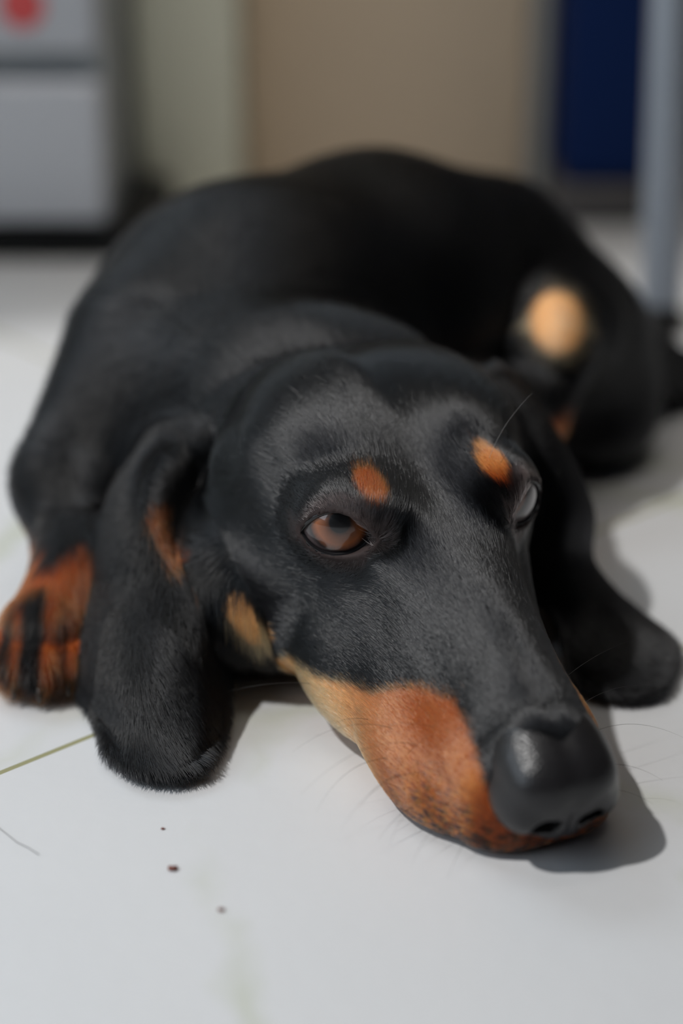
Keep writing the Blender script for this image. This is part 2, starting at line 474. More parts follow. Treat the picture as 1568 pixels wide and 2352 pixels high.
# trunk and legs, world cm
NECK = H2W((0.2, -6.8, -4.8))
TRUNK = [(NECK, 3.9), (np.array([-2.8, 56.5, 4.5]), 4.7), (np.array([-2.8, 61.0, 5.3]), 5.9), (np.array([1.2, 65.0, 5.6]), 5.65),
         (np.array([4.9, 67.3, 4.9]), 4.95), (np.array([7.4, 66.4, 3.8]), 3.6)]
CONES = [  # a, b, ra, rb, k
    ((-6.2, 58.0, 6.2), (-8.3, 54.2, 3.8), 3.0, 1.9, 1.6),      # upper arm
    ((-8.3, 54.2, 3.6), (-7.9, 50.4, 2.2), 1.7, 1.15, .9),      # forearm
    ((-7.9, 50.4, 2.1), (-8.6, 48.6, 1.4), 1.2, 1.25, .7),      # wrist
    ((4.5, 58.5, 3.4), (5.9, 54.8, 2.4), 2.4, 1.6, 1.2),        # far upper arm
    ((5.9, 54.6, 2.2), (5.3, 52.6, 1.3), 1.4, 1.2, .8),         # far forearm under the ear
    ((8.5, 66.4, 4.0), (8.0, 63.5, 5.6), 2.9, 1.9, 1.5),       # thigh
    ((7.4, 62.2, 6.2), (7.3, 61.4, 5.6), 1.45, 1.4, .7),      # knee
    ((7.2, 61.4, 5.2), (5.8, 57.8, 2.8), 1.2, 1.05, .6),         # shank
    ((5.8, 57.8, 2.6), (5.6, 56.2, 1.3), 1.05, 1.1, .6),        # hind paw
    ((11.0, 69.5, 2.3), (13.5, 71.0, 1.0), 2.0, 1.1, 1.0),      # rump to tail
    ((13.5, 71.0, 1.0), (19.5, 70.5, .8), 1.0, .55, .8),
]
TOES = [(-9.85, 48.0, .95, .62), (-9.3, 47.35, .9, .66), (-8.55, 47.15, .9, .68), (-7.8, 47.5, .9, .62),
        (5.5, 55.3, .8, .5), (6.1, 55.1, .8, .52), (6.6, 55.5, .8, .48)]
def body_field(p):
    d = np.full(len(p), 50.0)
    for (a, ra), (b, rb) in zip(TRUNK[:-1], TRUNK[1:]):
        d = smin(d, cone(p, a, b, ra, rb), 1.2)
    d = smin(d, ellip(p, (9.2, 66.4, 1.7), (2.7, 3.8, 2.2)), 1.5)
    for a, b, ra, rb, k in CONES:
        d = smin(d, cone(p, a, b, ra, rb), k)
    d = smin(d, ellip(p, (-2.9, 49.8, 2.4), (3.0, 3.4, 2.5)), 1.2)
    for x, y, z, r in TOES:
        d = smin(d, ellip(p, (x, y, z), (r*.95, r*1.25, r)), .28)
    # skin folds of the neck
    return d
def field(p, parts=False):
    p = np.asarray(p, float)
    n = len(p)
    db = np.full(n, 30.0); dh = np.full(n, 30.0)
    h = W2H(p); far = np.linalg.norm(h-np.array([0, 0, -1.0]), axis=1)
    mh = far < 13.5
    if mh.any(): dh[mh] = head_field(h[mh])
    bl = np.clip((far-11)/2.5, 0, 1); bl = bl*bl*(3-2*bl); dh[~mh] = 0; dh = dh*(1-bl)+(far-9.0)*bl
    db = body_field(p)
    k = 1.6
    d = smin(dh, db, k)
    e1, e2 = ear_field(p, -1), ear_field(p, 1)
    base = np.clip((p[:, 2]-4.5)/2.5, 0, 1)
    kk = .25+.75*base
    for e in (e1, e2):
        hh = np.maximum(kk-np.abs(d-e), 0)/kk
        d = np.minimum(d, e)-hh*hh*kk*.25
    d = smax(d, .06-p[:, 2], .35)
    return (d, dh, db, e1, e2) if parts else d

def surface_nets(h):
    lo = np.array([-12.5, 36.0, -.4]); hi = np.array([21.5, 77.0, 12.4]); S = 6
    nb = np.ceil((hi-lo)/(h*S)).astype(int); n = nb*S+1
    I = np.indices(nb).reshape(3, -1).T
    c = lo+(I+.5)*h*S
    v = np.concatenate([field(x) for x in np.array_split(c, 8)])
    G = np.empty(n, np.float32); 
    big = np.repeat(np.repeat(np.repeat(np.where(v > 0, 5, -5).reshape(nb), S, 0), S, 1), S, 2)
    G[:] = 5; G[:-1, :-1, :-1] = big
    act = I[np.abs(v) < h*S*.87*1.9+.35]
    off = np.indices((S, S, S)).reshape(3, -1).T
    for ch in np.array_split(act, max(1, len(act)//600)):
        g = (ch[:, None, :]*S+off[None]).reshape(-1, 3)
        G[g[:, 0], g[:, 1], g[:, 2]] = field(lo+g*h)
    sg = G < 0
    acc = np.zeros(tuple(n-1), bool)
    c8 = [sg[i:n[0]-1+i, j:n[1]-1+j, k:n[2]-1+k] for i in (0, 1) for j in (0, 1) for k in (0, 1)]
    anyv = np.logical_or.reduce(c8); allv = np.logical_and.reduce(c8)
    cells = np.argwhere(anyv & ~allv)
    idx = np.full(tuple(n-1), -1, np.int32); idx[tuple(cells.T)] = np.arange(len(cells))
    P = np.zeros((len(cells), 3)); cnt = np.zeros(len(cells))
    cs = [(i, j, k) for i in (0, 1) for j in (0, 1) for k in (0, 1)]
    for a in cs:
        for ax in range(3):
            if a[ax]: continue
            b = list(a); b[ax] = 1
            A = cells+a; B = cells+b
            va = G[tuple(A.T)]; vb = G[tuple(B.T)]
            m = (va < 0) != (vb < 0)
            t = va[m]/(va[m]-vb[m])
            P[m] += A[m]+(B[m]-A[m])*t[:, None]; cnt[m] += 1
    P = lo+P/cnt[:, None]*h
    quads = []
    for ax in range(3):
        o = [0, 0, 0]; o[ax] = 1
        s0 = sg[:n[0]-o[0], :n[1]-o[1], :n[2]-o[2]]; s1 = sg[o[0]:, o[1]:, o[2]:]
        e = np.argwhere(s0 != s1)
        b, c = [k for k in range(3) if k != ax]
        e = e[(e[:, b] > 0) & (e[:, c] > 0) & (e[:, b] < n[b]-1) & (e[:, c] < n[c]-1)]
        f = s0[tuple(e.T)]
        def C(db_, dc_):
            q = e.copy(); q[:, b] -= db_; q[:, c] -= dc_; return idx[tuple(q.T)]
        Q = np.stack([C(0, 0), C(1, 0), C(1, 1), C(0, 1)], 1)
        flip = f if ax != 1 else ~f
        Q[~flip] = Q[~flip][:, ::-1]
        quads.append(Q)
    Q = np.concatenate(quads); Q = Q[(Q >= 0).all(1)]
    return P, Q

def grad(P, e=.03):
    g = np.zeros_like(P)
    for k in range(3):
        d = np.zeros(3); d[k] = e
        g[:, k] = field(P+d)-field(P-d)
    return g/(2*e)
import time as _t
t0 = _t.time()
hres = .2 if QUICK else .1
P, Q = surface_nets(hres)
G = grad(P); gn = np.linalg.norm(G, axis=1)+1e-6
f = field(P); stp = np.clip(f/gn, -hres, hres)
P = P - G/gn[:, None]*stp[:, None]
D, DH, DB, E1, E2 = field(P, True)
G = grad(P); NRM = G/(np.linalg.norm(G, axis=1)+1e-6)[:, None]
print('DOG verts', len(P), 'faces', len(Q), 'time', round(_t.time()-t0, 1))

# ---- coat colours (the markings of the coat)
def hash_noise(p, sc_):
    q = p*sc_
    return (np.sin(q[:, 0]*1.7+1.3*np.sin(q[:, 1]*1.1))*np.sin(q[:, 1]*1.9+1.7*np.sin(q[:, 2]*1.3))*np.sin(q[:, 2]*2.1+1.1*np.sin(q[:, 0]*.9)))
BLACK = np.array([.004, .004, .0045]); TAN = np.array([.25, .055, .011]); LTAN = np.array([.76, .39, .16]); SKIN = np.array([.050, .036, .034])
def blob(q, c, r): return 1-np.sqrt((((q-np.array(c))/np.array(r))**2).sum(1))
def coat(p, dh, db, e1, e2, jit=0.0):
    """markings: returns tan weight, light-tan weight, skin weight"""
    h = W2H(p); x, y, z = h.T; ax = np.abs(x); q = np.stack([ax, y, z], 1)
    nz = hash_noise(h, 3.1)*.10+hash_noise(h, 9.0)*.05+jit
    head = (dh < np.minimum(np.minimum(e1, e2), db)+.15)
    # cheek and muzzle side
    edge = np.interp(y, [-6, -1, .8, 2.4, 4.1, 5.0, 6.1, 7.0, 8.0, 8.8, 9.5], [-7, -6, -4.0, -3.15, -2.1, -1.15, -.55, -.55, -.75, -1.25, -2.0])
    w = np.where(head, (edge-z)*1.6, -1)
    w = np.maximum(w, np.where(head, blob(q, (1.84, .15, 1.5), (.38, .78, .9))*1.4, -1))
    w = np.maximum(w, np.where(head & (x < 0), blob(q, (3.7, -1.0, -3.7), (.8, 1.15, .62))*1.4, -1))
    w = np.maximum(w, np.where(head & (x > 0), blob(q, (3.7, -1.0, -3.7), (.8, 1.15, .62))*1.4, -1))
    return h, w+nz, head
def mix(a, b, t): return a+(b-a)*np.clip(t, 0, 1)[:, None]
SPOTE = {-1: at(385, 1225, 49.3), 1: None}
SP2 = (at(366, 1185, 48.3), at(408, 1272, 47.6))
KN = np.array([7.35, 60.8, 6.75])
def colour(p, dh, db, e1, e2, jit=0.0):
    h, w, head = coat(p, dh, db, e1, e2, jit)
    t = np.clip(w*3+.5, 0, 1)
    tanc = mix(np.repeat(TAN[None], len(p), 0), LTAN, (-(h[:, 2])-1.6)*.55*np.clip((6.5-h[:, 1])/3, 0, 1))
    # darker peppering towards the lips and the nose
    pep = np.clip((h[:, 1]-5.8)*.38, 0, 1)*np.clip((-h[:, 2]-1.2)*.7, 0, 1)*(.72+2.2*hash_noise(h, 9)+jit*2)
    tanc = mix(tanc, BLACK*3, pep)
    c = mix(np.repeat(BLACK[None], len(p), 0), tanc, t)
    ear = np.minimum(e1, e2) < np.minimum(dh, db)
    s = SPOTE[-1]
    A_, B_ = SP2; tt = np.clip((p-A_)@(B_-A_)/((B_-A_)@(B_-A_)), 0, 1); dv = (p-(A_+tt[:, None]*(B_-A_)))/np.array([1, 3, 1])
    es = 1-np.linalg.norm(dv, axis=1)/.42+jit*1.2
    es2 = np.where(e1 < .5, es, -1)
    c = mix(c, TAN*.75, es2*4)
    ca, cb = np.array([-2.82, 46.4, 3.15]), np.array([-2.30, 46.15, 2.45])
    tt = np.clip((p-ca)@(cb-ca)/((cb-ca)@(cb-ca)), 0, 1); dv = (p-(ca+tt[:, None]*(cb-ca)))/np.array([1, 1.5, 1])
    c = mix(c, LTAN*.85, (1-np.linalg.norm(dv, axis=1)/.50+jit)*5)
    # legs
    leg = (db < dh) & (db < np.minimum(e1, e2))
    fl_ = leg & (p[:, 0] < -4) & (p[:, 1] < 53.6)
    tl = np.where(fl_, (3.3-p[:, 2])*2+hash_noise(p, 2.1)*.5+jit, -1)
    c = mix(c, TAN, tl*2)
    # black toe strokes
    ts = np.where(fl_, (np.cos((p[:, 0]+8.8)*2*math.pi/.85)*.35+.1)*np.clip((48.7-p[:, 1])*1.5, 0, 1)+np.clip(1.4-np.abs(p[:, 0]+8.9)*1.5, 0, 1)*np.clip((48.9-p[:, 1])*2, 0, 1)*.6+jit, -1)
    c = mix(c, BLACK, ts*2-.2)
    kn = np.where(leg, 1-np.sqrt((((p-KN)/np.array([1.0, 1.8, 1.05]))**2).sum(1)), -1)
    c = mix(c, LTAN, kn*5)
    sh = np.where(leg & (p[:, 0] > 4.4) & (p[:, 1] > 55) & (p[:, 1] < 61.0), (4.4-p[:, 2])*1.2, -1)
    c = mix(c, TAN*.8, sh*2)
    for s_ in (-1, 1):      # thin-haired skin around the eyes
        r_ = h-EC[s_]; a_, u_, v_ = EA[s_]
        g_ = almond(r_@u_, r_@v_); k_ = np.where((r_@a_) > .1, np.clip(1-g_/.42, 0, 1), 0)*(np.linalg.norm(r_, axis=1) < 2.2)
        c = mix(c, SKIN, k_*.9)
    return c
c_v = colour(P, DH, DB, E1, E2)
hP = W2H(P)

def coat_material():
    m, n, b = mat('coat_skin'); N = n.nodes; L = n.links
    a = N.new('ShaderNodeAttribute'); a.attribute_name = 'coat'
    tc = N.new('ShaderNodeTexCoord'); no = N.new('ShaderNodeTexNoise'); no.inputs['Scale'].default_value = 900; no.inputs['Detail'].default_value = 2
    L.new(tc.outputs['Object'], no.inputs['Vector'])
    L.new(a.outputs['Color'], b.inputs['Base Color'])
    bp = N.new('ShaderNodeBump'); bp.inputs['Strength'].default_value = .35; bp.inputs['Distance'].default_value = .0004
    L.new(no.outputs['Fac'], bp.inputs['Height']); L.new(bp.outputs['Normal'], b.inputs['Normal'])
    b.inputs['Roughness'].default_value = .6; b.inputs['Specular IOR Level'].default_value = .12
    return m
me = bpy.data.meshes.new('dog')
me.vertices.add(len(P)); me.vertices.foreach_set('co', (P/100).astype(np.float32).ravel())
me.loops.add(len(Q)*4); me.loops.foreach_set('vertex_index', Q.astype(np.int32).ravel())
me.polygons.add(len(Q)); me.polygons.foreach_set('loop_start', np.arange(0, len(Q)*4, 4, dtype=np.int32))
me.polygons.foreach_set('loop_total', np.full(len(Q), 4, np.int32))
me.update(calc_edges=True); me.validate(); me.shade_smooth()
at_ = me.attributes.new('coat', 'FLOAT_COLOR', 'POINT')
at_.data.foreach_set('color', np.concatenate([c_v, np.ones((len(P), 1))], 1).astype(np.float32).ravel())
me.materials.append(coat_material())
dog = bpy.data.objects.new('dog', me); COL.objects.link(dog)
tag(dog, 'black and tan short-haired dachshund lying with its chin on the white floor', 'dog')

# ---- nose pad: its own leathery surface, built in the head frame
def nets_local(F, lo, hi, h):
    lo, hi = np.array(lo, float), np.array(hi, float)
    n = np.ceil((hi-lo)/h).astype(int)+1
    g = np.indices(tuple(n)).reshape(3, -1).T
    G = F(lo+g*h).reshape(tuple(n)); sg = G < 0
    c8 = [sg[i:n[0]-1+i, j:n[1]-1+j, k:n[2]-1+k] for i in (0, 1) for j in (0, 1) for k in (0, 1)]
    cells = np.argwhere(np.logical_or.reduce(c8) & ~np.logical_and.reduce(c8))
    idx = np.full(tuple(n-1), -1, np.int32); idx[tuple(cells.T)] = np.arange(len(cells))
    Pn = np.zeros((len(cells), 3)); cnt = np.zeros(len(cells))
    for a in [(i, j, k) for i in (0, 1) for j in (0, 1) for k in (0, 1)]:
        for ax in range(3):
            if a[ax]: continue
            b = list(a); b[ax] = 1; A = cells+a; B = cells+b
            va = G[tuple(A.T)]; vb = G[tuple(B.T)]; m = (va < 0) != (vb < 0); t = va[m]/(va[m]-vb[m])
            Pn[m] += A[m]+(B[m]-A[m])*t[:, None]; cnt[m] += 1
    Pn = lo+Pn/cnt[:, None]*h
    Qs = []
    for ax in range(3):
        o = [0, 0, 0]; o[ax] = 1
        s0 = sg[:n[0]-o[0], :n[1]-o[1], :n[2]-o[2]]; s1 = sg[o[0]:, o[1]:, o[2]:]
        e = np.argwhere(s0 != s1); b, c = [k for k in range(3) if k != ax]
        e = e[(e[:, b] > 0) & (e[:, c] > 0) & (e[:, b] < n[b]-1) & (e[:, c] < n[c]-1)]
        f = s0[tuple(e.T)]
        def C(x_, y_):
            q = e.copy(); q[:, b] -= x_; q[:, c] -= y_; return idx[tuple(q.T)]
        Qq = np.stack([C(0, 0), C(1, 0), C(1, 1), C(0, 1)], 1)
        fl2 = f if ax != 1 else ~f
        Qq[~fl2] = Qq[~fl2][:, ::-1]; Qs.append(Qq)
    Qq = np.concatenate(Qs); return Pn, Qq[(Qq >= 0).all(1)]
def nose_field(p):
    p = p-np.array([0, .30, -.20])
    x, y, z = p.T; ax = np.abs(x); q = np.stack([ax, y, z], 1)
    e_ = np.abs((p-np.array([0, 8.4, -.60]))/np.array([1.52, 1.24, 1.16]))
    d = ((e_**2.7).sum(1)**(1/2.7)-1)*1.2
    d = smin(d, ellip(q, (0, 7.45, -.10), (1.10, 1.45, .84)), .7)
    d = smin(d, ellip(q, (1.05, 8.6, -1.0), (.56, .85, .62)), .35)
    d = smin(d, ellip(q, (0, 8.75, -1.5), (.75, .72, .7)), .5)
    d = smax(d, (6.9-.25*(z-.6))-y, .3)
    # nostrils: round in front, trailing into a slit at the side
    n1 = ellip(q, (.58, 9.5, -1.06), (.36, .65, .28))
    n2 = cone(q, (.75, 9.35, -1.20), (1.62, 8.85, -1.28), .17, .09)
    d = smax(d, -smin(n1, n2, .12), .10)
    d = d+.06*np.exp(-((x/.07)**2))*np.clip((-.4-z)*3, 0, 1)*(y > 8.7)+.05*np.exp(-(x/.30)**2)*np.clip((z+.6)*3, 0, 1)+.07*np.exp(-(x/.30)**2)*np.clip((8.9-y)*.8, 0, 1)
    return d
m_nose, nn, nb_ = mat('nose_leather')
nb_.inputs['Base Color'].default_value = (.016, .015, .016, 1); nb_.inputs['Roughness'].default_value = .30
nb_.inputs['Specular IOR Level'].default_value = .42
_tc = nn.nodes.new('ShaderNodeTexCoord'); _v = nn.nodes.new('ShaderNodeTexVoronoi'); _v.inputs['Scale'].default_value = 1300
nn.links.new(_tc.outputs['Object'], _v.inputs['Vector'])
_b = nn.nodes.new('ShaderNodeBump'); _b.inputs['Strength'].default_value = .35; _b.inputs['Distance'].default_value = .0003
nn.links.new(_v.outputs['Distance'], _b.inputs['Height']); nn.links.new(_b.outputs['Normal'], nb_.inputs['Normal'])
nP, nQ = nets_local(nose_field, (-2.1, 6.5, -2.9), (2.1, 10.7, 1.1), .09 if QUICK else .05)
nW = H2W(nP); 
link('nose', nW/100, nQ, m_nose, dog)

# ---- eyes
def eye_material():
    m, n, b = mat('eye'); N = n.nodes; L = n.links
    tc = N.new('ShaderNodeTexCoord'); s = N.new('ShaderNodeSeparateXYZ'); L.new(tc.outputs['Object'], s.inputs[0])
    def M(op, a, b2=None):
        k = N.new('ShaderNodeMath'); k.operation = op
        for i, v in enumerate((a, b2)):
            if v is None: continue
            if hasattr(v, 'node'): L.new(v, k.inputs[i])
            else: k.inputs[i].default_value = v
        return k.outputs[0]
    r = M('SQRT', M('ADD', M('MULTIPLY', s.outputs[0], s.outputs[0]), M('MULTIPLY', s.outputs[1], s.outputs[1])))
    front = M('GREATER_THAN', s.outputs[2], 0.0)
    rr = M('MULTIPLY', r, 100.0)    # cm
    an = M('ARCTAN2', s.outputs[1], s.outputs[0])
    cb = N.new('ShaderNodeCombineXYZ'); L.new(M('MULTIPLY', an, 7.0), cb.inputs[0]); L.new(M('MULTIPLY', rr, 1.5), cb.inputs[1])
    nz = N.new('ShaderNodeTexNoise'); nz.inputs['Scale'].default_value = 2.2; nz.inputs['Detail'].default_value = 4; L.new(cb.outputs[0], nz.inputs['Vector'])
    r2 = M('ADD', rr, M('MULTIPLY', M('SUBTRACT', nz.outputs['Fac'], .5), .05))
    cr = N.new('ShaderNodeValToRGB'); e = cr.color_ramp.elements
    e[0].position = 0; e[0].color = (.001, .001, .0015, 1)
    e[1].position = 1; e[1].color = (.13, .10, .10, 1)
    for ps, c in ((.27, (.001, .001, .0015, 1)), (.31, (.05, .016, .006, 1)), (.42, (.14, .042, .012, 1)), (.62, (.26, .075, .018, 1)), (.74, (.10, .028, .008, 1)),
                  (.80, (.008, .004, .004, 1)), (.88, (.05, .035, .035, 1))):
        k = e.new(ps); k.color = c
    L.new(r2, cr.inputs['Fac'])
    mx = N.new('ShaderNodeMix'); mx.data_type = 'RGBA'; mx.inputs['A'].default_value = (.13, .10, .10, 1)
    L.new(front, mx.inputs['Factor']); L.new(cr.outputs['Color'], mx.inputs['B'])
    L.new(mx.outputs['Result'], b.inputs['Base Color'])
    b.inputs['Roughness'].default_value = .35; b.inputs['Coat Weight'].default_value = 1; b.inputs['Coat Roughness'].default_value = .02
    b.inputs['Coat IOR'].default_value = 1.5
    return m
m_eye = eye_material()
m_rim = simple('eyelid_rim', (.010, .009, .010), .22, var=.1)
m_car = simple('caruncle', (.09, .03, .025), .25, var=.2)
def uvsphere(name, r, m, bulge=0.0, nu=64, nv=40):
    vs, fs = [], []
    for i in range(nv+1):
        th = math.pi*i/nv
        rr = r*(1+bulge*math.exp(-(th/.55)**2))
        for j in range(nu):
            ph = 2*math.pi*j/nu
            vs.append((rr*math.sin(th)*math.cos(ph), rr*math.sin(th)*math.sin(ph), rr*math.cos(th)))
    for i in range(nv):
        for j in range(nu):
            fs.append((i*nu+j, i*nu+(j+1) % nu, (i+1)*nu+(j+1) % nu, (i+1)*nu+j)[::-1])
    return link(name, vs, fs, m)
camp = np.array([0, 0, CAM_H*100])
for s in (-1, 1):
    c = H2W(EC[s])
    e = uvsphere('eye', EB/100, m_eye, bulge=.035)
    tgt = camp+np.array([0, 0, -5.5]) if s < 0 else camp+np.array([8.0, 0, -1.0])
    gz = Vector(tgt-c).normalized()
    e.location = Vector(c/100); e.rotation_euler = gz.to_track_quat('Z', 'Y').to_euler()
    e.parent = dog
    a, hh_, vv_ = EA[s]
    # lid rim: tube along the opening, lying on the eyeball
    pts = []; n = 72
    tt = np.linspace(-1, 1, n//2)
    up_ = [(t*1.02, .66*(max(0, 1-abs(t)**2.1))**.75-.02) for t in np.sin(tt*math.pi/2)]
    dn_ = [(t*1.02, -.62*(max(0, 1-abs(t)**2.4))**.80) for t in np.sin(tt*math.pi/2)[::-1]]
    for (u, v) in up_[1:-1]+dn_:
        rr = EB+.035; dep = math.sqrt(max(.05, rr*rr-u*u-v*v))
        pts.append(H2W(EC[s]+a*dep+hh_*u+vv_*v)/100)
    lid = tube('eyelid', pts, .00075, m_rim, e, n=8, closed=True)
    lid.parent = dog
    cc = H2W(EC[s]+a*.72-hh_*.86-vv_*.02)/100
    k = uvsphere('tear_duct', 0.0013, m_car, nu=20, nv=12); k.location = Vector(cc); k.scale = (1, .8, .9); k.parent = dog

# ---- claws
m_claw = simple('claw_horn', (.03, .024, .02), .3, var=.2)
for (x, y, z, r) in TOES:
    p0 = np.array([x, y-r*1.05, z*.75]); p1 = p0+np.array([.02, -.22, -.12]); p2 = p0+np.array([.03, -.36, -.36])
    tube('claw', [p0/100, p1/100, p2/100], [.0014, .0011, .0004], m_claw, dog, n=8)

# ------------------------------------------------------------------ fur
def flow(p, n, dh, db, e1, e2):
    h = W2H(p); x, y, z = h.T
    # head: back from the nose, outwards and down on the sides
    v = np.stack([x/(np.abs(x)+1.2)*.38, -np.ones(len(p)), -.28*np.clip(np.abs(x)/2.5-.3, 0, 1)+.03], 1)
    for s in (-1, 1):       # around the eyes
        r = h-EC[s]; dd = np.linalg.norm(r, axis=1); md = np.clip(.5-(r@EA[s][1])/1.2, 0, 1)
        wgt = (np.exp(-((dd-1.1)/(.8+.6*md))**2)*(.45+.9*md))[:, None]
        rad = r-(r@EA[s][0])[:, None]*EA[s][0][None]
        rad /= np.linalg.norm(rad, axis=1)[:, None]+1e-6
        v = v+rad*wgt
    vh = v @ HB
    vb = np.stack([.35+.02*p[:, 0], np.ones(len(p))*.8, -.2-1.9*np.clip(-n[:, 1], 0, 1)], 1)
    legm = (p[:, 2] < 4) & (p[:, 1] < 55)
    vb[legm] = (0, -.6, -1)
    ve1 = np.tile([-.10, -.35, -.9], (len(p), 1)); ve2 = np.tile([.35, -.35, -.8], (len(p), 1))
    out = vh.copy()
    b_ = db < dh; out[b_] = vb[b_]
    e_ = (e1 < np.minimum(dh, db)); out[e_] = ve1[e_]
    e_ = (e2 < np.minimum(dh, db)); out[e_] = ve2[e_]
    out -= (out*n).sum(1)[:, None]*n
    return out/(np.linalg.norm(out, axis=1)[:, None]+1e-6)

def hair_material():
    m = bpy.data.materials.new('fur'); m.use_nodes = True; N = m.node_tree.nodes; L = m.node_tree.links
    N.remove(N['Principled BSDF'])
    h = N.new('ShaderNodeBsdfHairPrincipled'); h.model = 'CHIANG'; h.parametrization = 'COLOR'
    a = N.new('ShaderNodeAttribute'); a.attribute_name = 'fur_tint'
    L.new(a.outputs['Color'], h.inputs['Color'])
    g_ = N.new('ShaderNodeAttribute'); g_.attribute_name = 'fur_gloss'; L.new(g_.outputs['Fac'], h.inputs['Roughness']); h.inputs['Radial Roughness'].default_value = .30
    h.inputs['Random Roughness'].default_value = .1; h.inputs['IOR'].default_value = 1.45
    L.new(h.outputs['BSDF'], N['Material Output'].inputs['Surface'])
    return m
def make_fur(count_head, count_body):
    # triangles
    T = np.concatenate([Q[:, [0, 1, 2]], Q[:, [0, 2, 3]]])
    A, B, C = P[T[:, 0]], P[T[:, 1]], P[T[:, 2]]
    ar = np.linalg.norm(np.cross(B-A, C-A), axis=1)/2
    ctr = (A+B+C)/3; n = NRM[T].mean(1); n /= np.linalg.norm(n, axis=1)[:, None]+1e-6
    dh, db, e1, e2 = [a_[T].mean(1) for a_ in (DH, DB, E1, E2)]
    hc = W2H(ctr)
    view = camp-ctr; view /= np.linalg.norm(view, axis=1)[:, None]
    vis = (n*view).sum(1)
    keep = (ctr[:, 2] > .12) & ((vis > -.35))
    keep &= ~((hc[:, 1] > 6.9) & (nose_field(hc) < -.02))
    for s in (-1, 1):
        r = hc-EC[s]; a, u, v = EA[s]
        keep &= ~((almond(r@u, r@v, .11) < 0) & ((r@a) > .2) & (np.linalg.norm(r, axis=1) < 1.8))
    earm = np.minimum(e1, e2) < np.minimum(dh, db)
    headm = (dh < db+.3) & ~earm & (hc[:, 1] > -6)
    out = []
    for grp, cnt in (('head', count_head), ('rest', count_body)):
        m = keep & (headm if grp == 'head' else ~headm)
        ids = np.nonzero(m)[0]; wts = ar[ids].copy()
        if grp == 'rest':
            wts *= np.where(earm[ids] , 2.2, 1.0)
        cdf = np.cumsum(wts); cdf /= cdf[-1]
        k = ids[np.searchsorted(cdf, rng.random(cnt))]
        u, v = rng.random(cnt), rng.random(cnt); f_ = u+v > 1; u[f_] = 1-u[f_]; v[f_] = 1-v[f_]
        w0 = 1-u-v
        def it(X): return X[T[k, 0]]*w0[:, None]+X[T[k, 1]]*u[:, None]+X[T[k, 2]]*v[:, None]
        p = it(P); nn_ = it(NRM); nn_ /= np.linalg.norm(nn_, axis=1)[:, None]+1e-6
        a4 = [(X[T[k, 0]]*w0+X[T[k, 1]]*u+X[T[k, 2]]*v) for X in (DH, DB, E1, E2)]
        d = flow(p, nn_, *a4)
        h = W2H(p)
        if grp == 'head':
            L_ = np.full(cnt, .50)
            L_ *= np.interp(h[:, 1], [-5, 0, 3, 6, 9], [1.5, 1.05, .8, .6, .38])
            for s in (-1, 1):
                dd = np.linalg.norm(h-EC[s], axis=1); L_ *= np.clip((dd-1.05)/1.0, .28, 1)
            rad = .0052
            L_ *= rng.uniform(.65, 1.15, cnt)
        else:
            ear = np.minimum(a4[2], a4[3]) < np.minimum(a4[0], a4[1])
            L_ = np.where(ear, .45, .8)*rng.uniform(.7, 1.15, cnt)
            rad = .0065
        jt = rng.normal(0, .07, (cnt, 3)); d = d+jt
        d -= (d*nn_).sum(1)[:, None]*nn_*.8; d /= np.linalg.norm(d, axis=1)[:, None]
        lift = np.clip(rng.normal(.16, .05, cnt), .04, .4)
        pts = []
        for t in (0, .3, .65, 1.0):
            pts.append(p - nn_*.01 + d*(L_*t)[:, None] + nn_*(L_*lift*(t-.45*t*t))[:, None])
        pts = np.stack(pts, 1)
        cl = colour(p, *a4, jit=rng.normal(0, .16, cnt))
        cl = cl*rng.uniform(.45, 1.55, cnt)[:, None]
        gl = np.full(cnt, .12) if grp == 'head' else np.where(ear, .26, .20)
        out.append((pts, np.full(cnt, rad), cl, gl))
    pts = np.concatenate([o[0] for o in out]); rad = np.concatenate([o[1] for o in out]); cl = np.concatenate([o[2] for o in out])
    N_ = len(pts)
    hc_ = bpy.data.hair_curves.new('fur'); hc_.add_curves([4]*N_)
    hc_.attributes['position'].data.foreach_set('vector', (pts/100).astype(np.float32).ravel())
    ra = hc_.attributes.get('radius') or hc_.attributes.new('radius', 'FLOAT', 'POINT')
    prof = np.array([1.0, .9, .65, .12])
    ra.data.foreach_set('value', (rad[:, None]*prof/100).astype(np.float32).ravel())
    ca = hc_.attributes.new('fur_tint', 'FLOAT_COLOR', 'CURVE')
    ca.data.foreach_set('color', np.concatenate([cl, np.ones((N_, 1))], 1).astype(np.float32).ravel())
    ga = hc_.attributes.new('fur_gloss', 'FLOAT', 'CURVE'); ga.data.foreach_set('value', np.concatenate([o[3] for o in out]).astype(np.float32))
    hc_.materials.append(hair_material())
    o = bpy.data.objects.new('fur', hc_); COL.objects.link(o); o.parent = dog; o['kind'] = 'stuff'
    return o
if not NOFUR:
    make_fur(*( (330000, 200000) if QUICK else (330000, 300000)))
print('script', round(_t.time()-t0, 1))

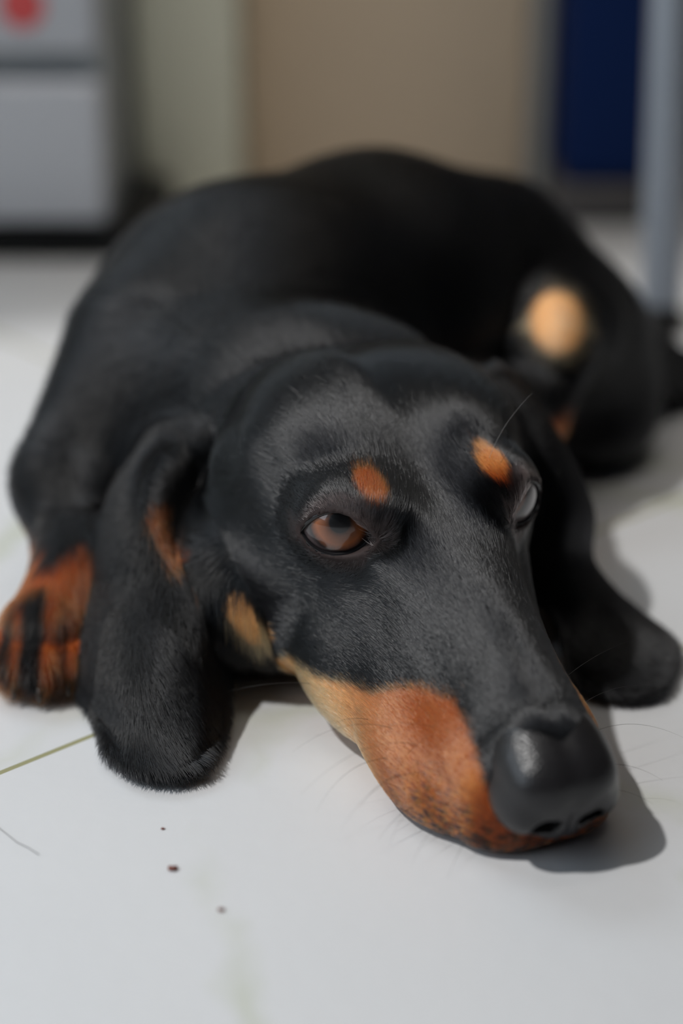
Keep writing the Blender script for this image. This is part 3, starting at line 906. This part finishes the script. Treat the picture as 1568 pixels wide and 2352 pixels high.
# ------------------------------------------------------------------ whiskers and loose bits
m_wh = simple('whisker_hair', (.012, .010, .010), .35, var=.1)
m_whp = simple('pale_whisker_hair', (.35, .33, .32), .35, var=.1)
def root_on(hp):
    p = H2W(np.array(hp, float))[None]
    for _ in range(8):
        f_ = field(p); g_ = grad(p); p = p - g_/(np.linalg.norm(g_)**2+1e-6)*f_[:, None]
    n_ = grad(p)[0]; return p[0], n_/np.linalg.norm(n_)
def whisker(hp, d, L_, curl, rad=.0055, m=None):
    p, n_ = root_on(hp); d = np.array(d, float) @ HB; d = d/np.linalg.norm(d)+n_*.35; d /= np.linalg.norm(d)
    c = np.array(curl, float)
    pts = []; N_ = 14
    for i in range(N_):
        t = i/(N_-1); q = p-n_*.03+d*L_*t+c*L_*t*t
        q[2] = max(q[2], .03); pts.append(Vector(q/100))
    tube('whisker', pts, [rad/100*(1-.8*(i/(N_-1))) for i in range(N_)], m or m_wh, dog, n=6)
for hp, d, L_, curl in [
    ((-2.6, 6.2, -1.7), (-1, -.25, .25), 3.3, (-.02, -.15, -.55)), ((-2.7, 6.9, -2.0), (-1, -.1, .1), 2.6, (.1, -.25, -.45)),
    ((-2.7, 5.4, -2.1), (-1, -.45, .2), 2.9, (0, -.1, -.5)), ((-2.6, 7.5, -2.4), (-1, .1, 0), 1.7, (.25, -.2, -.35)),
    ((-2.7, 6.5, -2.6), (-1, 0, -.1), 1.5, (.2, -.35, -.2)), ((-2.7, 5.9, -2.7), (-1, -.2, -.1), 2.4, (.2, -.45, -.3)),
    ((-2.4, 8.1, -2.6), (-1, .3, -.1), 1.3, (.1, -.35, -.2)), ((-2.6, 7.2, -2.9), (-1, .15, -.2), 1.2, (.1, -.35, -.1)),
    ((-1.9, 8.7, -2.6), (-.8, .6, -.1), 1.0, (0, -.3, -.2)), ((-2.8, 4.7, -2.6), (-1, -.5, 0), 1.2, (.2, -.2, -.2)),
    ((-2.3, 7.2, -1.4), (-1, -.2, .4), 1.8, (-.2, -.1, -.6)), ((-2.2, 6.2, -1.2), (-1, -.5, .4), 2.0, (-.3, -.1, -.5)),
    ((2.3, 7.0, -1.8), (1, -.1, .2), 2.4, (.1, -.1, -.45)), ((2.3, 6.2, -1.6), (1, -.3, .35), 2.6, (.1, .1, -.5)),
    ((2.2, 7.8, -2.2), (1, .15, 0), 1.6, (0, -.2, -.3)), ((2.3, 5.3, -1.5), (1, -.4, .5), 2.3, (.1, .2, -.3)),
    ((2.0, 8.3, -2.5), (1, .3, -.1), 1.2, (0, -.2, -.2)), ((-3.5, 2.2, -3.6), (-1, -.6, 0), 2.2, (-.1, .1, -.3))]:
    whisker(hp, d, L_, curl)
whisker((1.75, -.1, 1.9), (.62, -.7, 1.6), 2.1, (.30, .2, -.12), .0045, m_whp)
whisker((2.0, .1, 1.7), (.9, -.5, 1.2), 1.0, (.2, .2, -.1), .0040)
whisker((-1.7, .1, 1.9), (-.3, -.9, .9), .9, (.0, .2, -.2), .0040)

hp_ = [floor_at(*q)/100+np.array([0, 0, .0004]) for q in ((-10, 1898), (15, 1918), (40, 1938), (65, 1950), (90, 1966))]
lh = tube('loose_hair', hp_, .00006, m_wh, None, n=6)
tag(lh, 'single loose dark hair lying on the white floor tile', 'hair')
m_cr = simple('crumb_brown', (.16, .05, .035), .7, var=.3)
for i, (px_, py_, r_, lab) in enumerate([(397, 1998, .0009, 'small reddish brown crumb on the tile in front of the near ear'), (508, 2092, .0006, 'tiny grey brown crumb lower on the tile below the reddish one'),
                       (374, 1905, .0004, 'tiniest crumb on the tile just below the near ear')]):
    q = floor_at(px_, py_)/100
    vs = []; nu_, nv_ = 12, 8
    for a_ in range(nv_+1):
        for b_ in range(nu_):
            th, ph = math.pi*a_/nv_, 2*math.pi*b_/nu_
            rr = r_*(1+.25*math.sin(3*ph+i)*math.sin(2*th))
            vs.append((q[0]+rr*1.4*math.sin(th)*math.cos(ph), q[1]+rr*math.sin(th)*math.sin(ph), r_*.6+rr*.6*math.cos(th)))
    fs = [(a_*nu_+b_, (a_+1)*nu_+b_, (a_+1)*nu_+(b_+1) % nu_, a_*nu_+(b_+1) % nu_) for a_ in range(nv_) for b_ in range(nu_)]
    tag(link('crumb', vs, fs, m_cr), lab, 'crumb', group='crumbs on the floor tile')
